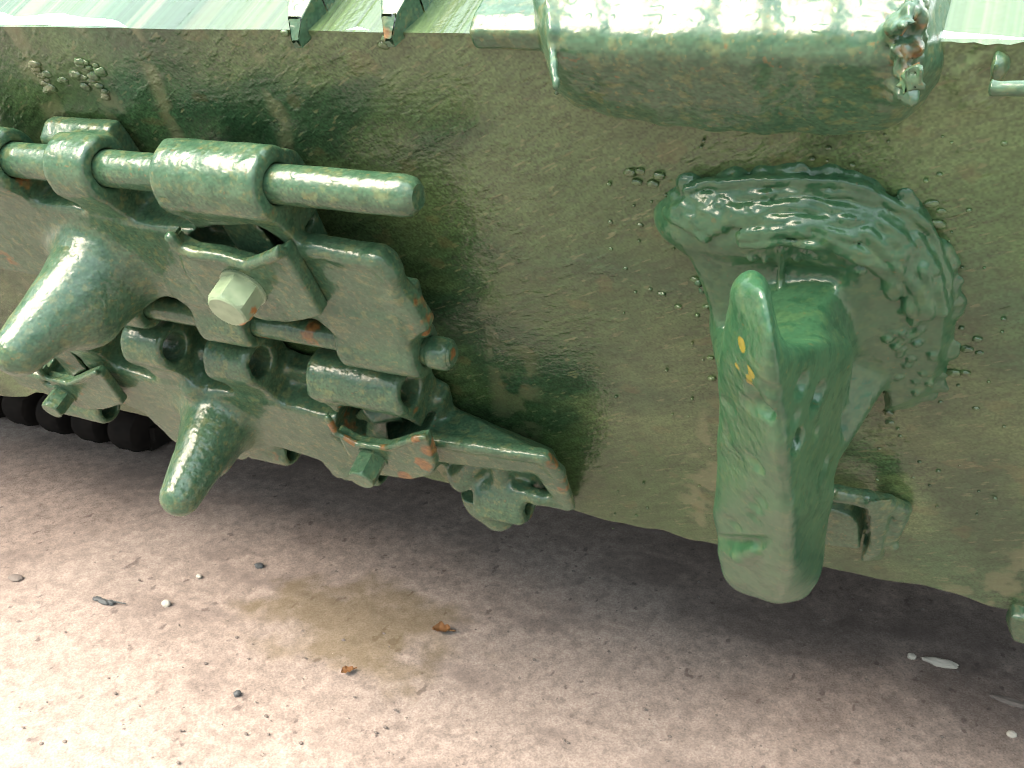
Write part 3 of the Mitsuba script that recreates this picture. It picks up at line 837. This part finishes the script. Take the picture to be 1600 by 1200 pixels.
# bores
for v, w in ((VA, WP), (VA2, WP - .004)):
    vol.cyl_u(None, -.71, -.11, v, w, .0168 if v == VA else .0140, .001, .0)
vol.soften(.8)
emit(vol, {'body': 'spare_track_link__body', 'lobe': 'spare_track_link__lobe', **{e: 'spare_track_link__' + e for e in vol.names if e.startswith('eye')}, 'horn': 'spare_track_link__guide_horn'}, rough=.0008)


def pin(key, u0, u1, v, w, r, ch):
    prof = np.array([[0, 0], [r - ch, 0], [r - ch * .3, ch * .35], [r, ch * 1.1], [r, u1 - u0 - ch * 2.2], [r - ch * .25, u1 - u0 - ch * .8], [r - ch * 1.1, u1 - u0], [0, u1 - u0]])
    d = [prof[0]]
    for a, b in zip(prof, prof[1:]):
        n = max(1, int(np.linalg.norm(b - a) / .006))
        d += [a + (b - a) * (i + 1) / n for i in range(n)]
    m = trimesh.creation.revolve(np.array(d), sections=56)
    v3 = m.vertices
    m.vertices = np.stack([u0 + v3[:, 2], v + v3[:, 0], w + v3[:, 1]], 1)
    trimesh.repair.fix_normals(m)
    m.vertices += m.vertex_normals * ((fb(m.vertices * 60, 3, 4) - .5) * .0012)[:, None]
    put_plate(key, m, smooth=40)


pin('spare_track_link__pin', -.74, uA(655), VA, WP, .0165, .006)
pin('spare_track_link__pin_001', at(120, 470, .05)[0], uA2(704), VA2, WP - .004, .0138, .004)
pin('spare_track_link__pin_001__head', uA2(668), uA2(701), VA2, WP - .004, .0158, .003)
labels['spare_track_link__pin'] = {'label': 'long thick pin through the upper eyes'}

# collar round the lower pin's end
# lock plate with its folded upper lip, bolt, and the block in the window
vol = Volume((-.52, -.34, .05), (-.24, -.13, .12), .0018)
vol.prism('lock', uv2(.082, (266, 366), (276, 384), (300, 396), (345, 402), (388, 415), (420, 404), (455, 384), (462, 394), (512, 490), (490, 498), (450, 506), (415, 503), (380, 492), (320, 470), (288, 430)), .066, .082, .002, .002)
vol.bead('lock', S((268, 371, .084), (280, 388, .084), (305, 396, .084), (346, 401, .084), (388, 413, .084), (420, 402, .084), (453, 385, .084)), [.0058] * 7, .002)
emit(vol, {'lock': 'spare_track_link__lock_plate'}, rough=.0008)
bolt('spare_track_link__bolt', at(380, 450, .083), .0212, .030, .35, bsdf='pale_paint')
labels['spare_track_link__bolt'] = {'label': 'pale hexagon bolt with rust running from it'}
vol = Volume((-.45, -.27, .0), (-.27, -.1, .075), .002)
vol.hull('block', S((352, 348, .045), (392, 344, .045), (425, 388, .05), (388, 400, .05), (360, 345, .02), (400, 342, .02), (430, 385, .02), (395, 400, .02)), .004)
emit(vol, {'block': 'spare_track_link__block'}, bsdf='paint')

# ---- lower link
vol = Volume((-.90, -.635, .002), (-.03, -.33, .225), H)
ledge = [(-150, 545), (60, 572), (152, 568), (232, 592), (300, 602), (415, 626), (520, 655), (662, 686)]
vol.prism('body', uv2(WF, (-160, 540), (0, 572), (60, 590), (90, 560), (152, 568), (232, 594), (300, 606), (415, 628), (520, 656), (600, 672), (664, 688), (680, 742), (640, 752), (560, 742), (528, 752), (514, 742), (500, 722),
                      (430, 700), (380, 722), (290, 704), (268, 690), (236, 660), (225, 648), (190, 632), (150, 625), (85, 622), (60, 613), (0, 597), (-160, 570)), .010, WF, .004, .006)
# the thinner web behind the eyes
vol.prism('body', uv2(.030, (-160, 520), (110, 520), (290, 545), (520, 590), (690, 628), (700, 680), (620, 690), (300, 640), (60, 590), (-160, 560)), .004, .030, .008, .005)
# upper eyes without a pin, one after the other
for x0, x1, r in ((90, 148, .026), (212, 272, .027), (340, 407, .027), (500, 642, .0275)):
    u0, u1 = uB(x0), uB(x1); next_eye()
    vol.cyl_u('eye', u0, u1, VB, WP, r, .004, .004)
    vol.hull('eye', [(u, v, w) for u in (u0 + .005, u1 - .005) for v, w in ((VB + r - .012, .012), (VB + r - .014, WP), (VB - .06, .012), (VB - .055, WF - .008), (VB - .005, WP + r - .010))], .005, .012)
vol.now = None
# guide horn
vol.cone('horn', at(352, 640, .045), at(352, 640, .045) + [.006, -.004, .060], .052, .036, .024)
vol.cone('horn', at(352, 642, .06), at(282, 775, .180), .041, .0235, .018)
vol.bead('body', S((330, 560, .025), (318, 585, .045), (305, 602, .060)), [.008, .012, .018], .010)
vol.now = None
# right fin: slanting top, ridge along it, then the lower eye that folds out of it
vol.hull('fin', S((655, 686, .062), (740, 698, .062), (852, 714, .060), (874, 735, .056), (892, 788, .050), (700, 740, .050), (690, 632, .006), (780, 675, .006), (860, 704, .010), (895, 790, .006), (690, 700, .006)), .003, .006)
vol.prism(None, uv2(.05, (688, 716), (740, 722), (838, 732), (862, 774), (846, 784), (806, 786), (740, 790), (700, 760)), .034, .10, .008, .004)
vol.bead('fin', S((660, 684, .060), (740, 697, .060), (850, 713, .058), (872, 736, .054), (890, 786, .048)), [.007, .0075, .0075, .007, .006], .005)
vol.cone('fin', at(726, 744, .040), at(742, 726, .036), .019, .013, .012)
vol.cone('fin', at(784, 728, .034), at(792, 792, .052), .012, .015, .010)
vol.bead('fin', S((800, 766, .048), (840, 776, .050), (886, 788, .046)), [.009, .008, .007], .008)
vol.bead('fin', S((735, 752, .036), (756, 782, .042), (780, 802, .044)), [.020, .020, .022], .014)
# lower eyes
for x0, x1, r in ((405, 462, .022), (752, 826, .026), (118, 182, .022), (545, 600, .021)):
    u0, u1 = uB2(x0), uB2(x1); next_eye()
    vol.cyl_u('eye', u0, u1, VB2, WP - .004, r, .010, .004)
    top = .022 if x0 == 752 else .055
    vol.hull('eye', [(u, v, w) for u in (u0 + .006, u1 - .006) for v, w in ((VB2 + top, .016), (VB2 + top, WF - .014 - .016 * (x0 == 752)), (VB2, WP + r - .014), (VB2, WP - r + .01))], .004, .012)
vol.now = None
# windows above the folded locks
vol.prism(None, uv2(WF, (532, 636), (556, 624), (626, 642), (660, 682), (650, 702), (604, 716), (552, 708), (520, 680), (524, 660)), .014, .12, .003, .003)
vol.prism(None, uv2(WF, (70, 572), (92, 546), (112, 550), (146, 582), (146, 596), (106, 612), (70, 602), (62, 584)), .014, .12, .003, .003)
for u0, u1, v, w, r in ((-.89, uB(150), VB, WP, .0172), (-.89, uB(650), VB, WP, .0172), (-.89, uB2(835), VB2, WP - .004, .0145)):
    vol.cyl_u(None, u0, u1, v, w, r, .001, .0)
vol.soften(.8)
emit(vol, {'body': 'spare_track_link_001__body', **{e: 'spare_track_link_001__' + e for e in vol.names if e.startswith('eye')}, 'horn': 'spare_track_link_001__guide_horn', 'fin': 'spare_track_link_001__fin'}, rough=.0008)

vol = Volume((-.36, -.60, .045), (-.16, -.40, .12), .0018)
vol.prism('lock', uv2(.086, (510, 650), (524, 676), (556, 694), (603, 701), (650, 686), (666, 684), (680, 730), (672, 744), (642, 751), (600, 744), (545, 716)), .073, .086, .002, .002)
vol.bead('lock', S((512, 653, .087), (525, 676, .087), (556, 693, .087), (603, 700, .087), (650, 685, .087), (662, 682, .084)), [.004] * 6, .002)
emit(vol, {'lock': 'spare_track_link_001__lock_plate'}, rough=.0008)
labels['spare_track_link_001__lock_plate'] = {'label': 'folded lock plate with rusty edges'}
bolt('spare_track_link_001__bolt', at(582, 716, .087), .0165, .030, .1)
vol = Volume((-.82, -.56, .045), (-.44, -.36, .12), .0018)
vol.prism('lock', uv2(.086, (57, 570), (68, 590), (108, 599), (150, 581), (158, 586), (192, 632), (162, 641), (134, 641), (96, 628)), .073, .086, .002, .002)
vol.bead('lock', S((57, 571, .087), (69, 590, .087), (109, 599, .087), (150, 582, .087)), [.004] * 4, .002)
emit(vol, {'lock': 'spare_track_link_001__lock_plate_001'}, rough=.0008)
bolt('spare_track_link_001__bolt_001', at(100, 616, .087), .0155, .028, .5)
# the heads of the inner bolts seen in the windows
vol = Volume((-.36, -.56, .0), (-.16, -.36, .075), .0018)
vol.hull('nut', S((570, 640, .045), (600, 642, .045), (622, 652, .045), (585, 658, .055), (560, 650, .03), (625, 655, .03), (570, 640, .01), (620, 648, .01)), .003)
vol.hull('nut', S((578, 660, .04), (600, 660, .045), (604, 690, .045), (575, 688, .045), (580, 660, .01), (604, 690, .01)), .003, .003)
emit(vol, {'nut': 'spare_track_link_001__nut'})
vol = Volume((-.90, -.56, .0), (-.46, -.30, .075), .0018)
vol.hull('nut', S((86, 552, .045), (105, 546, .045), (130, 575, .045), (112, 585, .04), (90, 550, .01), (128, 580, .01), (105, 548, .01)), .003)
emit(vol, {'nut': 'spare_track_link_001__nut_001'})

# ---------------------------------------------------------------- small things on the concrete
def pebble(key, x, y, size, bsdf, label, cat, seed, sub=2, amp=.3, turn=0.0):
    m = smooth_rock(np.array(size), seed, sub, amp)
    m.apply_transform(trimesh.transformations.rotation_matrix(turn, [0, 0, 1]))
    g = on_ground(x, y)
    m.apply_translation([g[0], g[1], size[2] * .6])
    scene[key] = mikit.ply(m, bsdf, 50)
    labels[key] = {'label': label, 'category': cat}


def leaf(key, x, y, l, turn, label, seed):
    """A dry curled leaf: a blade with a midrib fold and a stalk."""
    n = 14
    V, F = [], []
    for i in range(n + 1):
        t = i / n
        hw = .42 * l * math.sin(math.pi * min(1, t * .97 + .02)) ** .8 * (1 + .18 * math.sin(t * 17 + seed))
        for s in (-1, -.5, 0, .5, 1):
            V.append([(t - .5) * l, s * hw, .003 + .20 * l * abs(s) ** 1.5 + .14 * l * math.sin(t * 5 + s * 2 + seed) ** 2])
    for i in range(n):
        for j in range(4):
            a = i * 5 + j
            F += [[a, a + 5, a + 6], [a, a + 6, a + 1]]
    m = trimesh.Trimesh(V, F)
    st = trimesh.creation.cylinder(.0012, .35 * l, sections=8)
    st.apply_transform(trimesh.transformations.rotation_matrix(np.pi / 2, [0, 1, 0])); st.apply_translation([.62 * l, .0, .006])
    g = on_ground(x, y)
    R_ = trimesh.transformations.rotation_matrix(turn, [0, 0, 1])
    for k, mm, in ((key + '__blade', m), (key + '__stalk', st)):
        mm.apply_transform(R_); mm.apply_translation([g[0], g[1], .001])
        scene[k] = mikit.ply(mm, 'leaf_brown', True)
    labels[key] = {'label': label, 'category': 'leaf'}


leaf('dry_leaf', 690, 989, .030, .3, 'dry brown leaf lying on the darker oily stain of the concrete', 1)
leaf('dry_leaf_001', 543, 1053, .020, .9, 'small curled tan brown leaf on pale concrete left of the other leaf', 4)
pebble('pebble', 260, 946, (.008, .007, .006), 'white_stone', 'cream pebble on the concrete, lower and larger of the two at left', 'pebble', 1)
pebble('pebble_001', 311, 902, (.006, .005, .004), 'white_stone', 'tiny cream pebble on the concrete, farther back of the two at left', 'pebble', 2)
pebble('pebble_002', 371, 1086, (.006, .006, .005), 'dark_stone', 'tiny dark bluish pebble alone on the pale front concrete', 'pebble', 3)
pebble('stone_chip', 1468, 1038, (.027, .008, .006), 'white_stone', 'long white stone chip on dark dirt below the right end of the hull', 'stone', 4, 3, .4, .05)
pebble('pebble_003', 1424, 1028, (.007, .006, .005), 'white_stone', 'small pale pebble just left of the long white stone chip', 'pebble', 5)
pebble('stone_chip_001', 1582, 1100, (.030, .008, .005), 'grey_stone', 'grey stone sliver on dark dirt at the right edge of the concrete', 'stone', 6, 3, .4, -.1)
pebble('pebble_004', 1580, 1150, (.007, .006, .005), 'white_stone', 'white pebble near the bottom right corner of the concrete', 'pebble', 7)
pebble('pebble_005', 405, 886, (.009, .007, .005), 'dark_stone', 'dark red brown crumb on the concrete below the lower guide horn', 'pebble', 8)
pebble('pebble_006', 25, 905, (.016, .010, .005), 'grey_stone', 'flat grey stone at the left edge of the concrete', 'pebble', 10)


def debris(key, x, y, label):
    g = on_ground(x, y)
    parts = []
    for i, (dx, dy, sx, sy) in enumerate(((-.012, .0, .009, .006), (.006, -.003, .012, .005), (.02, .002, .008, .005))):
        m = smooth_rock((sx, sy, .004), 30 + i, 2, .5); m.apply_translation([g[0] + dx, g[1] + dy, .004]); parts.append(m)
    st = trimesh.creation.cylinder(.0011, .06, sections=8)
    st.apply_transform(trimesh.transformations.rotation_matrix(np.pi / 2, [0, 1, .12])); st.apply_translation([g[0] + .02, g[1] + .004, .006]); parts.append(st)
    scene[key] = mikit.ply(trimesh.util.concatenate(parts), 'dark_stone', 50)
    labels[key] = {'label': label, 'category': 'debris'}


debris('debris', 160, 941, 'dark crumpled scrap with a thin stem on concrete left of cream pebble')
parts = []
for i in range(240):
    x, y = 1600 * rng.random(), 800 + 400 * rng.random()
    g = on_ground(x, y); s = .0010 + .0018 * rng.random() ** 3
    m = smooth_rock((s * 1.3, s, s * .7), i, 1, .4); m.apply_translation([g[0], g[1], s * .4 + .001]); parts.append(m)
scene['grit'] = mikit.ply(trimesh.util.concatenate(parts), 'grey_stone', 50)
labels['grit'] = {'label': 'fine grit scattered over the concrete', 'category': 'grit', 'kind': 'stuff'}
